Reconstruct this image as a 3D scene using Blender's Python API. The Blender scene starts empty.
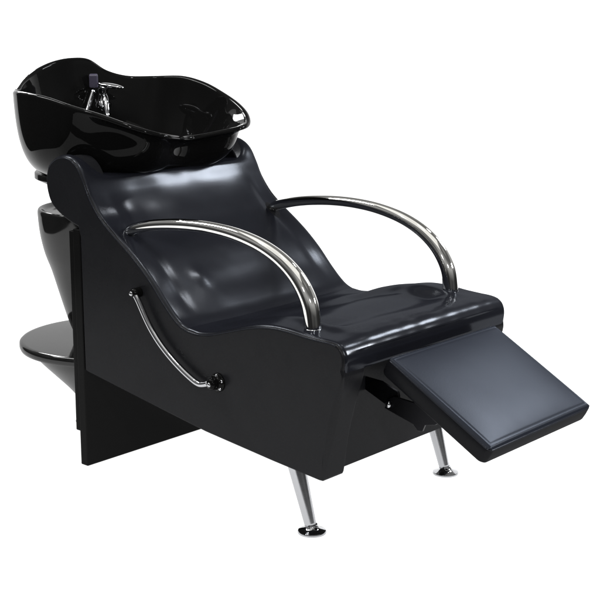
import bpy, bmesh, math, random
from mathutils import Vector, noise

random.seed(4)
S = bpy.context.scene
COL = S.collection
W = 0.29                                   # half width of the chair body


# ------------------------------------------------------------------ helpers
def lerp(a, b, t):
    return a + (b - a) * t


def sstep(a, b, x):
    t = max(0.0, min(1.0, (x - a) / (b - a)))
    return t * t * (3 - 2 * t)


def catmull(pts, per=8, closed=False):
    """smooth curve through the points (tuples of any length)"""
    n = len(pts)
    dim = len(pts[0])
    out = []
    segs = n if closed else n - 1
    for i in range(segs):
        if closed:
            p0, p1, p2, p3 = pts[(i - 1) % n], pts[i], pts[(i + 1) % n], pts[(i + 2) % n]
        else:
            p1, p2 = pts[i], pts[i + 1]
            p0 = pts[i - 1] if i else tuple(2 * p1[k] - p2[k] for k in range(dim))
            p3 = pts[i + 2] if i + 2 < n else tuple(2 * p2[k] - p1[k] for k in range(dim))
        # centripetal parametrisation keeps uneven spacing from overshooting
        def kn(t, a, b):
            return t + max(1e-6, sum((a[k] - b[k]) ** 2 for k in range(dim))) ** 0.25
        t0 = 0.0
        t1 = kn(t0, p0, p1)
        t2 = kn(t1, p1, p2)
        t3 = kn(t2, p2, p3)
        for j in range(per):
            t = t1 + (t2 - t1) * j / per
            q = []
            for k in range(dim):
                a1 = (t1 - t) / (t1 - t0) * p0[k] + (t - t0) / (t1 - t0) * p1[k]
                a2 = (t2 - t) / (t2 - t1) * p1[k] + (t - t1) / (t2 - t1) * p2[k]
                a3 = (t3 - t) / (t3 - t2) * p2[k] + (t - t2) / (t3 - t2) * p3[k]
                b1 = (t2 - t) / (t2 - t0) * a1 + (t - t0) / (t2 - t0) * a2
                b2 = (t3 - t) / (t3 - t1) * a2 + (t - t1) / (t3 - t1) * a3
                q.append((t2 - t) / (t2 - t1) * b1 + (t - t1) / (t2 - t1) * b2)
            out.append(tuple(q))
    if not closed:
        out.append(tuple(pts[-1]))
    return out


def obj(name, bm, mat, parent=None, smooth=True, weighted=False, recalc=True, angle=None):
    if recalc:
        bmesh.ops.recalc_face_normals(bm, faces=bm.faces)
    me = bpy.data.meshes.new(name)
    bm.to_mesh(me)
    bm.free()
    for p in me.polygons:
        p.use_smooth = smooth
    if angle is not None:
        me.set_sharp_from_angle(angle=math.radians(angle))
    o = bpy.data.objects.new(name, me)
    COL.objects.link(o)
    if mat:
        me.materials.append(mat)
    if parent:
        o.parent = parent
    if weighted:
        m = o.modifiers.new('weighted', 'WEIGHTED_NORMAL')
        m.keep_sharp = True
        m.weight = 80
    return o


def box(bm, x0, x1, y0, y1, z0, z1, bev=0.0, seg=3, mtx=None):
    vs = [bm.verts.new((x, y, z)) for x in (x0, x1) for y in (y0, y1) for z in (z0, z1)]
    idx = [(0, 1, 3, 2), (4, 6, 7, 5), (0, 4, 5, 1), (2, 3, 7, 6), (0, 2, 6, 4), (1, 5, 7, 3)]
    fs = [bm.faces.new([vs[i] for i in f]) for f in idx]
    es = list({e for f in fs for e in f.edges})
    if bev:
        r = bmesh.ops.bevel(bm, geom=es, offset=bev, segments=seg, profile=0.5, affect='EDGES')
        vs = list({v for f in r['faces'] for v in f.verts} | {v for v in vs if v.is_valid})
    if mtx is not None:
        for v in vs:
            v.co = mtx @ v.co
    return vs


def tube(bm, pts, radii, seg=24, cap=True, flat=1.0):
    """swept round bar along points, radius per point; flat squashes one axis"""
    pts = [Vector(p) for p in pts]
    n = len(pts)
    if not hasattr(radii, '__len__'):
        radii = [radii] * n
    rings = []
    up = None
    for i, p in enumerate(pts):
        t = (pts[min(i + 1, n - 1)] - pts[max(i - 1, 0)]).normalized()
        if up is None:
            up = Vector((0, 1, 0)) if abs(t.y) < 0.9 else Vector((1, 0, 0))
        a = (up - t * up.dot(t)).normalized()
        b = t.cross(a)
        up = a
        r = radii[i]
        rings.append([bm.verts.new(p + a * (math.cos(2 * math.pi * k / seg) * r)
                                   + b * (math.sin(2 * math.pi * k / seg) * r * flat)) for k in range(seg)])
    for i in range(n - 1):
        for k in range(seg):
            bm.faces.new([rings[i][k], rings[i][(k + 1) % seg], rings[i + 1][(k + 1) % seg], rings[i + 1][k]])
    if cap:
        bm.faces.new(rings[0][::-1])
        bm.faces.new(rings[-1])


def lathe(bm, prof, seg=48, mtx=None, close_ends=True):
    rings = []
    for r, z in prof:
        if r < 1e-6:
            rings.append([bm.verts.new((0, 0, z))])
        else:
            rings.append([bm.verts.new((r * math.cos(2 * math.pi * k / seg), r * math.sin(2 * math.pi * k / seg), z))
                          for k in range(seg)])
    for a, b in zip(rings, rings[1:]):
        for k in range(seg):
            k2 = (k + 1) % seg
            if len(a) == 1 and len(b) == 1:
                continue
            if len(a) == 1:
                bm.faces.new([a[0], b[k2], b[k]])
            elif len(b) == 1:
                bm.faces.new([a[k], a[k2], b[0]])
            else:
                bm.faces.new([a[k], a[k2], b[k2], b[k]])
    if close_ends:
        if len(rings[0]) > 1:
            bm.faces.new(rings[0][::-1])
        if len(rings[-1]) > 1:
            bm.faces.new(rings[-1])
    if mtx is not None:
        for ring in rings:
            for v in ring:
                v.co = mtx @ v.co


def slab(bm, outline, y0, y1, r=0.006, n=4, rfun=None):
    """flat outline in x,z extruded from y0 (rounded edge) to y1 (rounded edge)"""
    m = len(outline)
    area = sum(outline[i][0] * outline[(i + 1) % m][1] - outline[(i + 1) % m][0] * outline[i][1] for i in range(m))
    sgn = 1 if area > 0 else -1
    nor = []
    for i in range(m):
        a, b, c = outline[i - 1], outline[i], outline[(i + 1) % m]
        t1 = Vector((b[0] - a[0], b[1] - a[1])).normalized()
        t2 = Vector((c[0] - b[0], c[1] - b[1])).normalized()
        n1 = Vector((-t1.y, t1.x)) * sgn
        n2 = Vector((-t2.y, t2.x)) * sgn
        h = (n1 + n2)
        h = h / max(0.35, h.length_squared / 2)      # miter
        nor.append(h)
    d = 1 if y1 > y0 else -1
    rings = []

    def ring(ins, y):
        rings.append([bm.verts.new((p[0] + q.x * ins * s_, y(s_), p[1] + q.y * ins * s_)) for p, q, s_ in zip(outline, nor, rs)])
    rs = [(rfun(p) if rfun else 1.0) for p in outline]
    for k in range(n + 1):
        a = math.pi / 2 * k / n
        ring(r * (1 - math.sin(a)), lambda s_: y0 + d * r * s_ * (1 - math.cos(a)))
    for k in range(n + 1):
        a = math.pi / 2 * (1 - k / n)
        ring(r * (1 - math.sin(a)), lambda s_: y1 - d * r * s_ * (1 - math.cos(a)))
    for A, B in zip(rings, rings[1:]):
        for i in range(m):
            bm.faces.new([A[i], A[(i + 1) % m], B[(i + 1) % m], B[i]])
    caps = [bm.faces.new(rings[0]), bm.faces.new(rings[-1])]
    bmesh.ops.triangulate(bm, faces=caps)


# ---------------------------------------------------------------- materials
def newmat(name):
    m = bpy.data.materials.new(name)
    m.use_nodes = True
    nt = m.node_tree
    nt.nodes.clear()
    out = nt.nodes.new('ShaderNodeOutputMaterial')
    return m, nt, out


def N(nt, kind, **kw):
    n = nt.nodes.new(kind)
    for k, v in kw.items():
        if k in n.inputs:
            n.inputs[k].default_value = v
        else:
            setattr(n, k, v)
    return n


def bump_chain(nt, grain, gscale, wave, wscale):
    """fine leather grain over soft slow undulation"""
    tc = N(nt, 'ShaderNodeTexCoord')
    prev = None
    if wave:
        n2 = N(nt, 'ShaderNodeTexNoise', Scale=wscale, Detail=2.0, Roughness=0.45)
        nt.links.new(tc.outputs['Object'], n2.inputs['Vector'])
        b2 = N(nt, 'ShaderNodeBump', Strength=1.0, Distance=wave)
        nt.links.new(n2.outputs['Fac'], b2.inputs['Height'])
        prev = b2
    if grain:
        v = N(nt, 'ShaderNodeTexVoronoi', Scale=gscale)
        v.feature = 'SMOOTH_F1'
        nt.links.new(tc.outputs['Object'], v.inputs['Vector'])
        b1 = N(nt, 'ShaderNodeBump', Strength=0.6, Distance=grain)
        nt.links.new(v.outputs['Distance'], b1.inputs['Height'])
        if prev:
            nt.links.new(prev.outputs['Normal'], b1.inputs['Normal'])
        prev = b1
    return prev, tc


def vinyl(name, base, f0, f90, rough, grain=0.00012, gscale=900, wave=0.0, wscale=9, rvar=0.06, tint=(1, 1, 1, 1), fpow=4.0):
    """upholstery vinyl: dark body colour under a weak clear gloss"""
    m, nt, out = newmat(name)
    bmp, tc = bump_chain(nt, grain, gscale, wave, wscale)
    dif = N(nt, 'ShaderNodeBsdfDiffuse', Color=(*base, 1))
    glo = N(nt, 'ShaderNodeBsdfGlossy', Color=tint)
    lw = N(nt, 'ShaderNodeLayerWeight', Blend=0.5)
    pw = N(nt, 'ShaderNodeMath', operation='POWER')
    pw.inputs[1].default_value = fpow
    mr = N(nt, 'ShaderNodeMapRange')
    mr.inputs['To Min'].default_value = f0
    mr.inputs['To Max'].default_value = f90
    mix = N(nt, 'ShaderNodeMixShader')
    L = nt.links.new
    L(lw.outputs['Facing'], pw.inputs[0])
    L(pw.outputs[0], mr.inputs['Value'])
    L(mr.outputs[0], mix.inputs[0])
    nz = N(nt, 'ShaderNodeTexNoise', Scale=14.0, Detail=5.0, Roughness=0.6)
    L(tc.outputs['Object'], nz.inputs['Vector'])
    rr = N(nt, 'ShaderNodeMapRange')
    rr.inputs['From Min'].default_value = 0.3
    rr.inputs['From Max'].default_value = 0.7
    rr.inputs['To Min'].default_value = rough - rvar
    rr.inputs['To Max'].default_value = rough + rvar
    L(nz.outputs['Fac'], rr.inputs['Value'])
    L(rr.outputs[0], glo.inputs['Roughness'])
    if bmp:
        L(bmp.outputs['Normal'], dif.inputs['Normal'])
        L(bmp.outputs['Normal'], glo.inputs['Normal'])
    L(dif.outputs[0], mix.inputs[1])
    L(glo.outputs[0], mix.inputs[2])
    L(mix.outputs[0], out.inputs['Surface'])
    return m


def metal(name, col, rough, scratch=0.03):
    m, nt, out = newmat(name)
    p = N(nt, 'ShaderNodeBsdfPrincipled')
    p.inputs['Base Color'].default_value = (*col, 1)
    p.inputs['Metallic'].default_value = 1.0
    tc = N(nt, 'ShaderNodeTexCoord')
    nz = N(nt, 'ShaderNodeTexNoise', Scale=60.0, Detail=4.0)
    rr = N(nt, 'ShaderNodeMapRange')
    rr.inputs['To Min'].default_value = max(0.0, rough - scratch)
    rr.inputs['To Max'].default_value = rough + scratch
    nt.links.new(tc.outputs['Object'], nz.inputs['Vector'])
    nt.links.new(nz.outputs['Fac'], rr.inputs['Value'])
    nt.links.new(rr.outputs[0], p.inputs['Roughness'])
    nt.links.new(p.outputs[0], out.inputs['Surface'])
    return m


M_SEAT = vinyl('black_seat_vinyl', (0.0085, 0.009, 0.012), 0.024, 0.045, 0.205, grain=0.00008, gscale=420, wave=0.0009, wscale=8, rvar=0.02,
               tint=(0.86, 0.91, 1.0, 1))
M_SIDE = vinyl('black_side_vinyl', (0.0100, 0.0102, 0.0115), 0.0110, 0.06, 0.27, wave=0.001, wscale=5)
M_FRONT = vinyl('black_front_vinyl', (0.0085, 0.009, 0.012), 0.012, 0.04, 0.24, grain=0.00006, gscale=420, wave=0.0013, wscale=9, rvar=.02)
M_PADSIDE = vinyl('black_boxing_vinyl', (0.007, 0.0072, 0.0085), 0.007, 0.05, 0.30, wave=0.001, wscale=8)
M_PAD = vinyl('black_pad_vinyl', (0.009, 0.0105, 0.016), 0.0205, 0.07, 0.36, grain=0.00010, gscale=420, wave=0.0006, wscale=8, rvar=.012,
              tint=(0.80, 0.87, 1.0, 1))
M_BOARD = vinyl('black_laminate', (0.006, 0.006, 0.006), 0.004, 0.10, 0.2, grain=0.0, wave=0.0)
M_GLOSS = vinyl('black_gloss_plastic', (0.004, 0.004, 0.004), 0.0068, 0.60, 0.028, fpow=5.0, grain=0.0, wave=0.0012,
                wscale=6, rvar=0.015)
M_PED = vinyl('black_gloss_fibreglass', (0.008, 0.008, 0.008), 0.036, 0.34, 0.07, grain=0.0, wave=0.0015,
              wscale=7, rvar=0.03)
M_STEEL = metal('dark_bracket_steel', (0.018, 0.018, 0.02), 0.42)
M_CHROME = metal('polished_chrome', (0.43, 0.435, 0.45), 0.04)
M_LEG = metal('leg_chrome', (0.42, 0.425, 0.44), 0.17)
M_ARM = metal('armrest_chrome', (0.71, 0.705, 0.685), 0.05)
M_GREY = vinyl('grey_reflection_plastic', (0.055, 0.05, 0.075), 0.03, 0.3, 0.25, grain=0.0)  # lilac grey of a reflection, put into the block's colour
M_RUB = vinyl('black_rubber', (0.01, 0.01, 0.01), 0.004, 0.05, 0.5, grain=0.0)

# ----------------------------------------------------------- the one thing
chair = bpy.data.objects.new('shampoo_chair', None)
COL.objects.link(chair)
chair.location = (0.3, 0, 0)
chair['label'] = 'black vinyl salon backwash chair with glossy basin, chrome arms and raised footrest'
chair['category'] = 'shampoo chair'
OFF = Vector((-0.3, 0, 0))                    # parts are modelled in world coordinates


def part(name, bm, mat, parent=None, label=None, **kw):
    """a part (or sub-part) modelled in world coordinates"""
    o = obj(name, bm, mat, **kw)
    # keep world position under the parent
    pw = chair.location.copy() if parent is None else chair.location
    for v in o.data.vertices:
        v.co = v.co - chair.location
    o.parent = parent or chair
    if label:
        o['label'] = label
    return o


# ---- side outline -------------------------------------------------------
BACK = [(-.006, .584), (-.033, .592), (-.076, .611), (-.104, .633), (-.117, .663), (-.119, .691), (-.110, .719),
        (-.087, .740), (-.055, .750), (-.024, .746), (.002, .728), (.023, .696), (.042, .660), (.075, .620),
        (.115, .589), (.158, .560), (.199, .530), (.240, .494), (.279, .453), (.310, .424), (.330, .410), (.352, .402)]
SEAT = [(.352, .402), (.383, .400), (.423, .406), (.468, .419), (.512, .432), (.556, .443), (.598, .449), (.640, .449),
        (.690, .445), (.730, .4435), (.757, .443), (.775, .4395), (.7875, .431), (.7945, .4185), (.7966, .406), (.7961, .396), (.7945, .385),
        (.789, .3795), (.765, .378)]


def nrm(pts, i):
    a = pts[max(i - 1, 0)]
    b = pts[min(i + 1, len(pts) - 1)]
    t = Vector((b[0] - a[0], b[1] - a[1])).normalized()
    return Vector((-t.y, t.x))


NSEAT = len(catmull(SEAT, 6))


def cushion(profile, crown, name):
    pts = catmull(profile, 6)
    ys = []
    E = 0.010                                    # edge rounding
    yw = W - 0.002
    ns = 74
    for k in range(7):
        a = math.pi / 2 * k / 6
        ys.append((yw - E * (1 - math.sin(math.pi / 2 - a)) - 0, a))
    half = []
    for k in range(8):                           # rounded shoulder
        a = math.pi / 2 * k / 7
        half.append((yw - E * (1 - math.cos(a)), -E * (1 - math.sin(a))))
    inner = [(yw - E) * (1 - j / 36) for j in range(1, 37)]
    line = half + [(y, 0.0) for y in inner]
    full = [(-y, d) for y, d in line] + [(y, d) for y, d in reversed(line[:-1])]
    bm = bmesh.new()
    grid = []
    for i, p in enumerate(pts):
        nv = nrm(pts, i)
        row = []
        for y, d in full:
            x, z = p
            off = d + crown(p, y)
            x += nv.x * off
            z += nv.y * off
            if p[1] < .400 and p[0] > .755 and len(pts) == NSEAT:
                ws = sstep(W - .078, W - .066, abs(y))
                tt = (.400 - p[1]) / .022 if i < len(pts) - 7 else 1.0 + (i - len(pts) + 7) / 7
                x = lerp(x, .7962 - .0045 * tt ** 1.3 + d, ws)
                z = lerp(z, .400 - .020 * tt, ws)
                y = math.copysign(min(abs(y), W - .002 - .007 * min(1.0, tt)), y)
            # headrest is scooped out between its two wings for the basin
            wd = sstep(.272, .205, abs(y))
            if x < .05 and z > .700:
                f = wd
                z = lerp(z, .700 + (z - .700) * 0.10, f)
            row.append(bm.verts.new((x, y, z)))
        grid.append(row)
    for i in range(len(grid) - 1):
        for j in range(len(full) - 1):
            bm.faces.new([grid[i][j], grid[i + 1][j], grid[i + 1][j + 1], grid[i][j + 1]])
    # closed underneath by a lining set back from the surface
    return part(name, bm, M_SEAT)


def crown_back(p, y):
    x, z = p
    t = max(0.0, 1 - (abs(y) / (W - .012)) ** 2.6)
    c = 0.010 * t * sstep(-.03, .04, x) * sstep(.27, .10, x)
    # long shallow hollow beside each bolster, lumbar roll in the middle
    c += 0.0045 * math.exp(-((x - .305) / .032) ** 2) * t + .0032 * math.exp(-((x - .252) / .020) ** 2 - ((y + .146) / .022) ** 2)
    c -= 0.009 * math.exp(-((x - .140) / .045) ** 2) * t
    u = abs(y)
    c -= 0.002 * math.exp(-((u - .235) / .014) ** 2) * sstep(.03, .08, x) * sstep(.33, .27, x)
    c += 0.0035 * noise.noise(Vector((x * 9, y * 7, z * 9))) * t
    # puckers around the place where the arms enter
    r = math.hypot(x - .122, u - .243)
    c -= 0.0035 * math.exp(-(r / .022) ** 2)
    c += 0.0025 * math.sin(34 * (y + x * .6)) * math.exp(-((x - .09) / .05) ** 2) * sstep(.13, .22, u)
    return c


def crown_seat(p, y):
    x, z = p
    if z < .42 and x > .7:
        return 0.0
    u = abs(y)
    t = max(0.0, 1 - (u / (W - .012)) ** 4)
    c = 0.004 * t * sstep(.36, .44, x)
    # sitting hollow with a soft ridge around it
    hol = sstep(.215, .165, u) * sstep(.40, .47, x) * sstep(.735, .66, x)
    c -= 0.014 * hol
    c += 0.004 * math.exp(-((u - .215) / .02) ** 2) * sstep(.42, .5, x) * sstep(.76, .70, x)
    c += 0.0022 * noise.noise(Vector((x * 10 + 3, y * 8, 1.7)))
    c += .0022 * noise.noise(Vector((4.1, y * 22, 2))) * sstep(.72, .765, x)
    r = math.hypot(x - .674, u - .243)
    c -= 0.0018 * math.exp(-(r / .024) ** 2)
    # pull lines running from the front arm foot
    c += 0.0016 * math.sin(60 * (x - .3 * u)) * math.exp(-((u - .18) / .035) ** 2) * sstep(.5, .58, x) * sstep(.76, .7, x)
    return c


cushion(BACK, crown_back, 'backrest')
cushion(SEAT, crown_seat, 'seat')

# ---- the two upholstered sides -----------------------------------------
top = catmull(BACK, 4)[:-1] + catmull(SEAT[:-2], 4)
ins = []
for i, p in enumerate(top):
    nv = nrm(top, i)
    ins.append((p[0] - nv.x * .0035, p[1] - nv.y * .0035))
front = catmull([ins[-1], (.7925, .372), (.779, .315), (.760, .24), (.741, .150)], 5)[1:]
bottom = [(.7385, .1445), (.730, .1442), (.60, .1565), (.403, .178), (.20, .2105), (.012, .2415), (.0035, .2445)]
rear = [(.0025, .252), (.002, .40), (.0015, .565), (-.001, .572)]
outl = ins + front + bottom + rear
for s in (-1, 1):
    bm = bmesh.new()
    slab(bm, outl, s * W, s * (W - .070), r=.005, n=6,
         rfun=lambda p: 1 + 1.6 * sstep(.735, .765, p[0]) * sstep(.15, .19, p[1]) * sstep(.385, .29, p[1]))
    sp_ = part('side_panel', bm, M_SIDE, weighted=True)
    sp_.data.materials.append(M_FRONT)
    for f_ in sp_.data.polygons:
        if f_.normal.x > .55 and f_.center.x > .55:
            f_.material_index = 1

# fine welt cord along the seam of each side
for s in (-1, 1):
    bm = bmesh.new()
    w = []
    for i, p in enumerate(top):
        if p[0] < .0 and p[1] < .70 or p[0] > .775:
            continue
        nv = nrm(top, i)
        w.append((p[0] - nv.x * .0062, s * (W - .0008), p[1] - nv.y * .0062))
    tube(bm, w[2:], .0016, 8)
    part('seam_welt', bm, M_SEAT)

# recessed front and belly panels between the sides
bm = bmesh.new()
box(bm, .705, .720, -(W - .0705), W - .0705, .146, .372, .003)
part('front_panel', bm, M_SIDE, weighted=True)
bm = bmesh.new()
ysd = W - .0705
slab(bm, [(.703, .152), (.60, .166), (.403, .188), (.20, .220), (.004, .252), (.004, .264), (.20, .232), (.403, .200),
          (.60, .178), (.703, .164)][::-1], -ysd, ysd, r=.002)
part('belly_panel', bm, M_RUB, weighted=True)

# ---- floor board and backing board behind the seat ----------------------
bm = bmesh.new()
box(bm, -.0255, 0.0, -W, W, .004, .581, .003)
part('support_board', bm, M_BOARD, weighted=True)
bm = bmesh.new()
box(bm, -.0445, -.0275, -(W - .004), W - .004, .086, .574, .003)
part('backing_board', bm, M_BOARD, weighted=True)

# ---- chrome front legs --------------------------------------------------
for s in (-1, 1):
    bm = bmesh.new()
    a = Vector((.626, s * .243, .150))
    b = Vector((.6705, s * .243, .010))
    ps = [a.lerp(b, t / 12) for t in range(13)]
    tube(bm, ps, [lerp(.0190, .0120, t / 12) for t in range(13)], 32)
    leg = part('leg', bm, M_LEG)
    bm = bmesh.new()
    prof = [(0, .0005), (.027, .0005), (.0302, .002), (.0308, .0045), (.0296, .0072), (.022, .0098), (.0150, .0135),
            (.0122, .018), (.0115, .021), (0, .021)]
    lathe(bm, prof, 48, Vector((.672, s * .243, 0)) and __import__('mathutils').Matrix.Translation((.672, s * .243, 0)))
    part('foot_disc', bm, M_CHROME, parent=leg, angle=40)

# ---- chrome armrests ----------------------------------------------------
ARM = [(.108, .578), (.125, .588), (.19, .606), (.287, .619), (.38, .622), (.465, .615), (.542, .597), (.598, .571), (.638, .538),
       (.664, .497), (.673, .455), (.674, .438)]
pa = catmull(ARM, 8)
for s in (-1, 1):
    bm = bmesh.new()
    n = len(pa)
    rad = []
    for i, p in enumerate(pa):
        t = i / (n - 1)
        r = lerp(.0128, .0176, sstep(.25, .85, t))
        r *= lerp(.72, 1.0, sstep(0.0, .12, t))
        rad.append(r)
    tube(bm, [(p[0], s * .243, p[1]) for p in pa], rad, 36)
    arm = part('armrest', bm, M_ARM)
    bm = bmesh.new()
    M = __import__('mathutils').Matrix.Translation((.674, s * .243, .4465))
    lathe(bm, [(.0168, -.005), (.0186, -.004), (.0190, -.002), (.0186, -.0004), (.0168, .0004)], 36, M, close_ends=False)
    part('base_ring', bm, M_CHROME, parent=arm)

# ---- recline lever on the near side -------------------------------------
LEV = [(.2045, .4595), (.213, .4495), (.222, .436), (.238, .411), (.258, .385), (.284, .359), (.318, .333), (.352, .312), (.380, .298), (.394, .2925),
       (.406, .2905), (.418, .2925), (.432, .297)]
yl = -(W + .016)
bm = bmesh.new()
lv = catmull(LEV, 6)
tube(bm, [(p[0], yl, p[1]) for p in lv], [.0066] * len(lv), 18)
lever = part('recline_lever', bm, M_CHROME)
MX = __import__('mathutils').Matrix
RY = MX.Rotation(math.radians(90), 4, 'X')       # lathe axis z -> -y


def pin(x, z, prof, mat, name, parent, seg=32, **kw):
    bm = bmesh.new()
    lathe(bm, prof, seg, MX.Translation((x, -W, z)) @ RY)
    part(name, bm, mat, parent=parent, **kw)


pin(.2015, .4625, [(.0115, -.002), (.0118, .004), (.0105, .010), (.0118, .013), (.0108, .019), (.007, .0235), (0, .0245)], M_GLOSS, 'pivot_knob', lever)
pin(.2015, .4625, [(.0052, .0225), (.0052, .0265), (.0035, .0278), (0, .0282)], M_CHROME, 'pivot_screw', lever)
pin(.446, .299, [(.0205, -.002), (.0205, .003), (.0188, .0045), (.0125, .006), (.0118, .017), (.0128, .019), (.0124, .024), (.009, .0275), (0, .028)], M_GLOSS, 'hub', lever)
for k in range(5):
    a = math.radians(72 * k + 20)
    pin(.446 + .0157 * math.cos(a), .299 + .0157 * math.sin(a), [(.0036, .003), (.0036, .006), (.002, .0072), (0, .0075)], M_CHROME, 'hub_screw', lever, 14)
pin(.446, .299, [(.005, .027), (.005, .0295), (.003, .031), (0, .0312)], M_CHROME, 'hub_screw', lever, 18)

# ---- footrest -----------------------------------------------------------
A = Vector((.829, 0, .4025))
B = Vector((1.079, 0, .264))
ux = (B - A).normalized()
uz = Vector((-ux.z, 0, ux.x))                    # pad normal, up and forward
LN = (B - A).length
FM = MX(((ux.x, 0, uz.x, A.x), (0, 1, 0, 0), (ux.z, 0, uz.z, A.z), (0, 0, 0, 1)))


def pad_ring(hw, l0, l1, r, z, n=7):
    pts = []
    for cx, cy, a0 in ((l1 - r, hw - r, 0), (l0 + r, hw - r, 90), (l0 + r, -hw + r, 180), (l1 - r, -hw + r, 270)):
        for k in range(n):
            a = math.radians(a0 + 90 * k / (n - 1))
            pts.append((cx + r * math.cos(a), cy + r * math.sin(a), z))
    return pts


bm = bmesh.new()
HW = .192
T = .043
NU, NV = 70, 90
HL = LN / 2
RC = .013


def pad_xy(a, b, grow=0.0):
    X, Y = a * (HL - grow), b * (HW - grow)
    dx, dy = max(abs(X) - (HL - grow - RC), 0), max(abs(Y) - (HW - grow - RC), 0)
    if dx > 0 and dy > 0:
        k_ = max(dx, dy) / math.hypot(dx, dy)
        X = math.copysign(HL - grow - RC + dx * k_, X)
        Y = math.copysign(HW - grow - RC + dy * k_, Y)
    return X, Y


def spaced(n):
    o_ = [math.sin(math.pi / 2 * (2 * k_ / n - 1)) for k_ in range(n + 1)]
    return [lerp(2 * k_ / n - 1, o_[k_], .9) for k_ in range(n + 1)]


us, vs_ = spaced(NU), spaced(NV)
grid = []
for a in us:
    row = []
    for b in vs_:
        X, Y = pad_xy(a, b)
        d_ = min(HL - abs(X), HW - abs(Y))
        q_ = max(0.0, 1 - d_ / .0105)
        z = -.0070 * q_ ** 2.4 + .0055 * (1 - abs(a) ** 4) * (1 - abs(b) ** 4)
        z -= .0009 * math.exp(-((d_ - .0115) / .0018) ** 2)
        row.append(bm.verts.new(FM @ Vector((X + HL, Y, z))))
    grid.append(row)
for i in range(NU):
    for j in range(NV):
        bm.faces.new([grid[i][j], grid[i + 1][j], grid[i + 1][j + 1], grid[i][j + 1]])
bidx = [(i, 0) for i in range(NU)] + [(NU, j) for j in range(NV)] + [(i, NV) for i in range(NU, 0, -1)] + [(0, j) for j in range(NV, 0, -1)]
last = [grid[i][j] for i, j in bidx]
for ins_, z in ((-.0006, -.0095), (-.0010, -.022), (-.0004, -T + .008), (.001, -T + .004), (.004, -T + .001), (.010, -T)):
    cur = []
    for i, j in bidx:
        X, Y = pad_xy(us[i], vs_[j], ins_)
        cur.append(bm.verts.new(FM @ Vector((X + HL, Y, z))))
    for k in range(len(cur)):
        bm.faces.new([last[k], last[(k + 1) % len(cur)], cur[(k + 1) % len(cur)], cur[k]])
    last = cur
bm.faces.new(last)
pad = part('footrest', bm, M_PAD)
pad.data.materials.append(M_PADSIDE)
for f_ in pad.data.polygons:
    if f_.normal.dot(uz) < .35:
        f_.material_index = 1
bm = bmesh.new()
loop = pad_ring(HW - .0012, .0012, LN - .0012, .012, -.0065, 9)
loop = loop + [loop[0]]
tube(bm, [FM @ Vector(p) for p in loop], .0019, 10, cap=False)
part('piping', bm, M_SEAT, parent=pad)
# folding link irons under the pad
for s in (-1, 1):
    y = s * .125
    bm = bmesh.new()
    out_ = [(.700, .326), (.720, .328), (.762, .326), (.806, .311), (.812, .292), (.800, .276), (.788, .270), (.774, .278), (.72, .300), (.70, .304)]
    slab(bm, out_, y - .003, y + .003, r=.001, n=2)
    part('link_arm', bm, M_STEEL, parent=pad, weighted=True)
    bm = bmesh.new()
    out_ = [(.776, .272), (.790, .268), (.850, .252), (.862, .240), (.874, .242), (.880, .256), (.905, .262), (.935, .282), (.925, .300), (.880, .297), (.80, .302), (.782, .292)]
    slab(bm, out_, y - .0085, y - .0035, r=.001, n=2)
    part('link_arm', bm, M_STEEL, parent=pad, weighted=True)
    bm = bmesh.new()
    lathe(bm, [(.007, 0), (.0075, .003), (.006, .006), (0, .0075)], 20, MX.Translation((.788, y - .0088, .283)) @ RY)
    part('link_bolt', bm, M_CHROME, parent=pad)
bm = bmesh.new()
box(bm, .03, LN - .03, -.15, .15, -T - .012, -T - .0005, .003, mtx=FM)
part('pad_board', bm, M_BOARD, parent=pad, weighted=True)

# ---- pedestal behind the seat ------------------------------------------
PX = -.242
bm = bmesh.new()
prof = [(0, .567), (.140, .567), (.156, .570), (.163, .576), (.168, .579), (.1725, .578), (.175, .572), (.175, .560), (.173, .53), (.169, .50), (.160, .46), (.146, .42),
        (.132, .37), (.118, .32), (.106, .28), (.095, .25), (.092, .24)]
lathe(bm, catmull(prof, 3), 96, MX.Translation((PX, 0, 0)))
ped = part('pedestal', bm, M_PED, angle=60)
bm = bmesh.new()
lathe(bm, [(.080, .2325), (.224, .2335), (.232, .2325), (.2355, .229), (.2360, .217), (.233, .210), (.225, .207), (.08, .206)], 96, MX.Translation((PX, 0, 0)))
part('base_disc', bm, M_PED, parent=ped, angle=50)
bm = bmesh.new()
lathe(bm, catmull([(.205, .205), (.186, .180), (.150, .142), (.108, .097), (.090, .07), (.088, .04), (.094, .012), (.098, .004)], 3), 96, MX.Translation((PX, 0, 0)))
part('base_cone', bm, M_PED, parent=ped, angle=60)

# ---- basin --------------------------------------------------------------
RIM = [(-.432, 0, .942), (-.427, .052, .948), (-.413, .098, .944), (-.388, .140, .914), (-.355, .182, .899), (-.300, .232, .898), (-.220, .262, .900),
       (-.140, .266, .887), (-.060, .258, .863), (.020, .232, .840), (.075, .203, .820), (.112, .166, .804), (.126, .125, .797), (.106, .070, .788),
       (.084, .030, .781), (.077, 0, .779)]
NEAR = [(.077, 0, .779), (.084, -.030, .781), (.106, -.070, .787), (.126, -.125, .795), (.112, -.166, .806), (.075, -.203, .822), (.020, -.232, .841),
        (-.060, -.258, .860), (-.140, -.266, .876), (-.220, -.262, .882), (-.290, -.238, .882), (-.335, -.205, .880), (-.360, -.176, .888), (-.389, -.140, .900),
        (-.412, -.100, .913), (-.427, -.052, .929)]
rimc = RIM + NEAR[1:]
rim = catmull(rimc, 6, closed=True)
NR = len(rim)
CX = -.17


def cubic(p0, p1, p2, p3, t):
    a = (1 - t)
    return p0 * (a ** 3) + p1 * (3 * a * a * t) + p2 * (3 * a * t * t) + p3 * t ** 3


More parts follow.
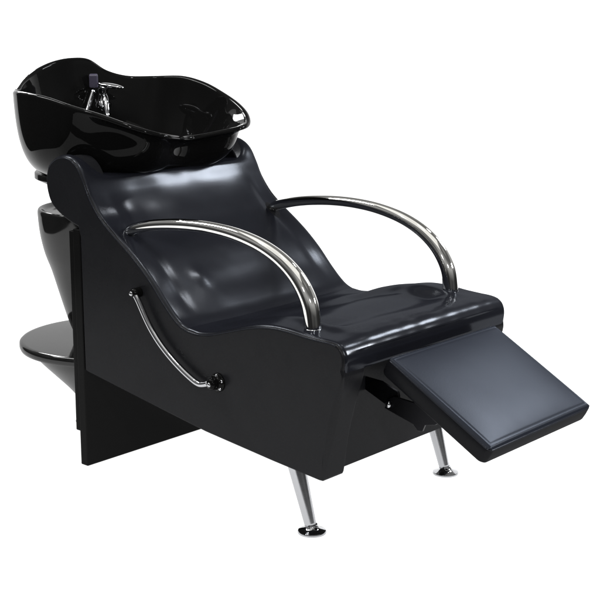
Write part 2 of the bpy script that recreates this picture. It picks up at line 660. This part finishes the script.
def rim_normal(i):
    a, b = Vector(rim[i - 1]), Vector(rim[(i + 1) % NR])
    t = (b - a)
    t.z = 0
    t.normalize()
    nn = Vector((t.y, -t.x, 0))
    c = Vector(rim[i]) - Vector((CX, 0, rim[i][2]))
    return nn if nn.dot(c) > 0 else -nn


RN = [rim_normal(i) for i in range(NR)]
for _ in range(10):
    RN = [(RN[i - 1] + RN[i] * 2 + RN[(i + 1) % NR]).normalized() for i in range(NR)]
bm = bmesh.new()


def outer_pt(i, g):
    p = Vector(rim[i])
    n = RN[i]
    x, y, z = p
    wf = sstep(-.10, .07, x)
    start = p + Vector((0, 0, -.007)) + n * .002
    zb = .669
    # side and rear: upright wall turning under
    c0 = Vector((CX + (x - CX) * .99, y * .99, zb + .05))
    b0 = Vector((CX + (x - CX) * .66, y * .66, zb))
    p1 = start.lerp(c0, .80)
    p2 = Vector((CX + (x - CX) * .93, y * .93, zb + .012))
    A_ = cubic(start, p1, p2, b0, g)
    # front: lip flares over the headrest, wall tucked in behind it
    b1 = Vector((min(x, -.06), y * .80, .665))
    up_ = Vector((0, 0, 1))
    q1 = start - n * .062 - up_ * .008
    q2 = start + n * .012 - up_ * .070
    B_ = cubic(start, q1, q2, b1, g)
    return A_.lerp(B_, wf)


def inner_pt(i, g):
    p = Vector(rim[i])
    n = RN[i]
    x, y, z = p
    start = p + Vector((0, 0, -.004)) - n * .0125
    wf = sstep(-.10, .07, x)
    wr = sstep(-.26, -.40, x)
    zb = .690
    b0 = Vector((CX + (x - CX) * .50, y * .55, zb))
    c0 = Vector((CX + (x - CX) * .87, y * .87, lerp(z, zb, .60)))
    c1 = Vector((CX + (x - CX) * .74, y * .76, zb + .004))
    A_ = cubic(start, c0, c1, b0, g)
    q1 = Vector((lerp(x, -.02, .45), y * .92, z - .022))
    q2 = Vector((-.035, y * .78, .715))
    B_ = cubic(start, q1, q2, b0, g)
    return A_.lerp(B_, wf)


rings = []
gs_o = [1 - k / 30 for k in range(31)]
for g in gs_o:
    rings.append([bm.verts.new(outer_pt(i, g)) for i in range(NR)])
# rolled lip
for da, dz in ((.0022, -.003), (.001, .0005), (-.0025, .0028), (-.006, .003), (-.0095, .0015), (-.0118, -.0015)):
    rings.append([bm.verts.new(Vector(rim[i]) + RN[i] * da + Vector((0, 0, dz))) for i in range(NR)])
for g in reversed(gs_o):
    rings.append([bm.verts.new(inner_pt(i, g)) for i in range(NR)])
for a, b in zip(rings, rings[1:]):
    for i in range(NR):
        bm.faces.new([a[i], a[(i + 1) % NR], b[(i + 1) % NR], b[i]])
# floor of the bowl
cen = bm.verts.new((CX, 0, .684))
last = rings[-1]
mid = [bm.verts.new(v.co.lerp(cen.co, .5) - Vector((0, 0, .001))) for v in last]
for i in range(NR):
    bm.faces.new([last[i], last[(i + 1) % NR], mid[(i + 1) % NR], mid[i]])
    bm.faces.new([mid[i], mid[(i + 1) % NR], cen])
bm.faces.new(rings[0][::-1])
basin = part('basin', bm, M_GLOSS)
# collar carrying the basin on the pedestal
bm = bmesh.new()
lathe(bm, [(.160, .676), (.180, .675), (.183, .672), (.183, .659), (.180, .657), (.130, .632), (.110, .60), (.105, .5745), (.09, .5735)], 72,
      MX.Translation((-.235, 0, 0)))
part('collar', bm, M_PED, parent=basin, angle=50)
bm = bmesh.new()
lathe(bm, [(.030, .6835), (.030, .6865), (.026, .6880), (.016, .6865), (0, .686)], 40, MX.Translation((CX, 0, 0)))
part('drain', bm, M_CHROME, parent=basin, angle=40)

# ---- tap ----------------------------------------------------------------
FX, FY, FZ = -.335, .082, .845
bm = bmesh.new()
T0 = MX.Translation((FX, FY, FZ))
lathe(bm, [(.021, -.020), (.021, -.012), (.016, -.006), (.0125, .004), (.0115, .016), (.013, .024), (.0145, .030), (.012, .036), (0, .038)], 32, T0)
tap = part('faucet', bm, M_CHROME, angle=40)
bm = bmesh.new()
hd = Vector((.72, .30, -.10)).normalized()
sd = Vector((hd.y, -hd.x, 0)).normalized()
up = hd.cross(sd)
if up.z < 0:
    up = -up
R4 = MX(((hd.x, sd.x, up.x, 0), (hd.y, sd.y, up.y, 0), (hd.z, sd.z, up.z, 0), (0, 0, 0, 1)))
HMX = MX.Translation((FX + .020, FY + .006, FZ + .036)) @ R4
rr = []
for k in range(13):
    t = k / 12
    xx = lerp(-.034, .040, t)
    w_ = .0155 * math.sin(math.pi * min(1, max(0.02, (t * .94 + .05)))) ** .55
    h_ = .0066 * math.sin(math.pi * min(1, max(0.03, (t * .93 + .06)))) ** .5
    rr.append([bm.verts.new(HMX @ Vector((xx, w_ * math.cos(2 * math.pi * j / 20), h_ * math.sin(2 * math.pi * j / 20)))) for j in range(20)])
for a, b in zip(rr, rr[1:]):
    for j in range(20):
        bm.faces.new([a[j], a[(j + 1) % 20], b[(j + 1) % 20], b[j]])
bm.faces.new(rr[0][::-1])
bm.faces.new(rr[-1])
part('lever_handle', bm, M_CHROME, parent=tap)
bm = bmesh.new()
sp = catmull([(FX + .004, FY, FZ + .010), (FX + .02, FY - .01, FZ + .0), (FX + .035, FY - .02, FZ - .03), (FX + .038, FY - .022, FZ - .06)], 6)
tube(bm, sp, .0085, 16)
part('spout', bm, M_CHROME, parent=tap)
bm = bmesh.new()
box(bm, -.009, .009, -.0115, .0115, -.020, .016, .004, mtx=MX.Translation((-.376, .085, .893)) @ MX.Rotation(math.radians(-42), 4, 'Z') @ MX.Rotation(math.radians(8), 4, 'Y'))
part('spray_head', bm, M_GREY, parent=tap, weighted=True)
bm = bmesh.new()
hs = catmull([(-.375, .083, .868), (-.372, .060, .825), (-.355, .03, .77), (-.32, .01, .735), (-.27, .02, .71)], 8)
tube(bm, hs, .006, 14)
part('hose', bm, M_CHROME, parent=tap)
bm = bmesh.new()
lathe(bm, [(.011, -.012), (.011, .004), (.008, .010), (0, .012)], 24, MX.Translation((-.345, .045, .800)))
part('hose_nut', bm, M_CHROME, parent=tap, angle=40)

# ------------------------------------------------------------ the backdrop
AZ = 0.7200821812431487
fwd = Vector((-math.sin(AZ), math.cos(AZ), 0))
rgt = Vector((math.cos(AZ), math.sin(AZ), 0))
cen = Vector((.4, 0, 0))
m, nt, out = newmat('white_self_lit_sweep')
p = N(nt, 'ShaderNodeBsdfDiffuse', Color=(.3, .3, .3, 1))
e = N(nt, 'ShaderNodeEmission', Color=(1, 1, 1, 1), Strength=1.0)  # glows by itself, so the sweep stays white and hides shadows
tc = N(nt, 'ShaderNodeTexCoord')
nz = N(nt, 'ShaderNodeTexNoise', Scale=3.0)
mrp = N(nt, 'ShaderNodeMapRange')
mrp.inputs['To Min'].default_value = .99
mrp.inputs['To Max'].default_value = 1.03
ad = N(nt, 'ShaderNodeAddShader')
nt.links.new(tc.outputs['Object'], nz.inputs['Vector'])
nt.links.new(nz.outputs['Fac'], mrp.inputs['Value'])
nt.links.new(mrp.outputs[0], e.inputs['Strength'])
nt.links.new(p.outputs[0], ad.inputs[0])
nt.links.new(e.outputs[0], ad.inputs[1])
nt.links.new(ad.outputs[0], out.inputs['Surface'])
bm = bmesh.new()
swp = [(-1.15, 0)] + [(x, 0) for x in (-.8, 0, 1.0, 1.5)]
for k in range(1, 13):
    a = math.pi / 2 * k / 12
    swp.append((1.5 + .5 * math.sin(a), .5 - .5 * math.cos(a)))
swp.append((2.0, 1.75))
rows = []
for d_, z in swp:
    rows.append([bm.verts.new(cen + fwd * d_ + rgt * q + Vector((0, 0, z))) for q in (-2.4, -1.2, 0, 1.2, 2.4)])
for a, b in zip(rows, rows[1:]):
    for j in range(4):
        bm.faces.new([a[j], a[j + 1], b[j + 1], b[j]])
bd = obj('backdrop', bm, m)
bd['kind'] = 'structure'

# ------------------------------------------------------------------ lamps
def softbox(name, loc, target, sx, sy, power, col=(1, 1, 1)):
    l = bpy.data.lights.new(name, 'AREA')
    l.shape = 'RECTANGLE'
    l.size, l.size_y = sx, sy
    l.energy = power
    l.color = col
    o = bpy.data.objects.new(name, l)
    COL.objects.link(o)
    o.location = loc
    o.rotation_euler = (Vector(target) - Vector(loc)).to_track_quat('-Z', 'Y').to_euler()
    return o


# radiance of a lamp is about power / (pi * area)
softbox('main_softbox', (1.27, 1.88, 2.05), (.3, 0, .55), .55, .50, 40, (.93, .96, 1))
softbox('spot_panel', (.84, 1.25, 2.60), (.25, -.1, .5), .16, .16, 5)
softbox('overhead_glint_strip', (-.3, -1.2, 2.6), (-.1, 0, .8), .05, .40, 8)  # added strips overhead, for crisp glints on the basin
softbox('overhead_glint_strip', (.6, -.6, 2.8), (0, 0, .8), .05, .40, 8)  # second added strip, same purpose
softbox('overhead_fill', (.5, -1.0, 3.2), (.4, -.4, 0), 3.2, 2.6, 25, (1, .99, .95))  # added large lamp, brightens the upper faces of the chrome arms
softbox('side_glint_lamp', (2.3, 1.3, 1.32), (-.3, 0, .88), .28, .28, 27)  # added lamp, places a dash of light on the rear rim
softbox('key_softbox', (2.7, -1.5, 1.6), (-.2, .1, .85), .12, .18, 12)
softbox('bowl_glint_lamp', (1.44, -2.1, 1.62), (-.3, .2, .86), .12, .12, 10)  # small added lamp, for specks on the bowl's far inner wall
softbox('rim_glint_lamp', (-1.88, .10, 2.22), (0, 0, .85), .30, .30, 13)  # extra lamp put in for bright dashes along the near rim
softbox('rear_patch_lamp', (-1.7, .42, 1.56), (.04, .19, .8), .40, .36, 14)  # added lamp, whitens the reflection inside the bowl's far front
softbox('strip_light', (-1.22, -.85, 2.3), (.2, -.2, .5), .30, .9, 30)

w = bpy.data.worlds.new('World')
S.world = w
w.use_nodes = True
nt = w.node_tree
bg = nt.nodes['Background']
tc = N(nt, 'ShaderNodeTexCoord')
sx = N(nt, 'ShaderNodeSeparateXYZ')
cr = N(nt, 'ShaderNodeValToRGB')
cr.color_ramp.elements[0].position = 0.42
cr.color_ramp.elements[0].color = (.05, .05, .05, 1)
cr.color_ramp.elements[1].position = 1.0
cr.color_ramp.elements[1].color = (.42, .415, .40, 1)
for pos, c_ in ((.52, .06), (.60, .22), (.66, .36), (.80, .30)):
    el = cr.color_ramp.elements.new(pos)
    el.color = (c_, c_ * .995, c_ * .985, 1)
mp = N(nt, 'ShaderNodeMapRange')
mp.inputs['From Min'].default_value = -1
nz = N(nt, 'ShaderNodeTexNoise', Scale=1.7, Detail=1.0)
m2 = N(nt, 'ShaderNodeMapRange')
m2.inputs['From Min'].default_value = .38
m2.inputs['From Max'].default_value = .62
m2.inputs['To Min'].default_value = .4
m2.inputs['To Max'].default_value = 1.35
nt.links.new(tc.outputs['Generated'], sx.inputs[0])
nt.links.new(sx.outputs['Z'], mp.inputs['Value'])
nt.links.new(mp.outputs[0], cr.inputs[0])
nt.links.new(tc.outputs['Generated'], nz.inputs['Vector'])
nt.links.new(nz.outputs['Fac'], m2.inputs['Value'])
nt.links.new(cr.outputs[0], bg.inputs['Color'])
nt.links.new(m2.outputs[0], bg.inputs['Strength'])

# ----------------------------------------------------------------- camera
cam = bpy.data.cameras.new('camera')
co = bpy.data.objects.new('camera', cam)
COL.objects.link(co)
co.location = (2.42648732, -2.28139614, 1.10386249)
co.rotation_euler = Vector((-0.64369694, 0.73379751, -0.21724516)).to_track_quat('-Z', 'Y').to_euler()
cam.sensor_width = 36
cam.lens = 1354.893456370542 / 600 * 36
cam.clip_end = 100
S.camera = co
S.render.resolution_x = S.render.resolution_y = 1024
S.view_settings.view_transform = 'Standard'
S.view_settings.look = 'None'
S.view_settings.exposure = 0
S.view_settings.gamma = 1
S.cycles.max_bounces = 8
S.cycles.use_denoising = True
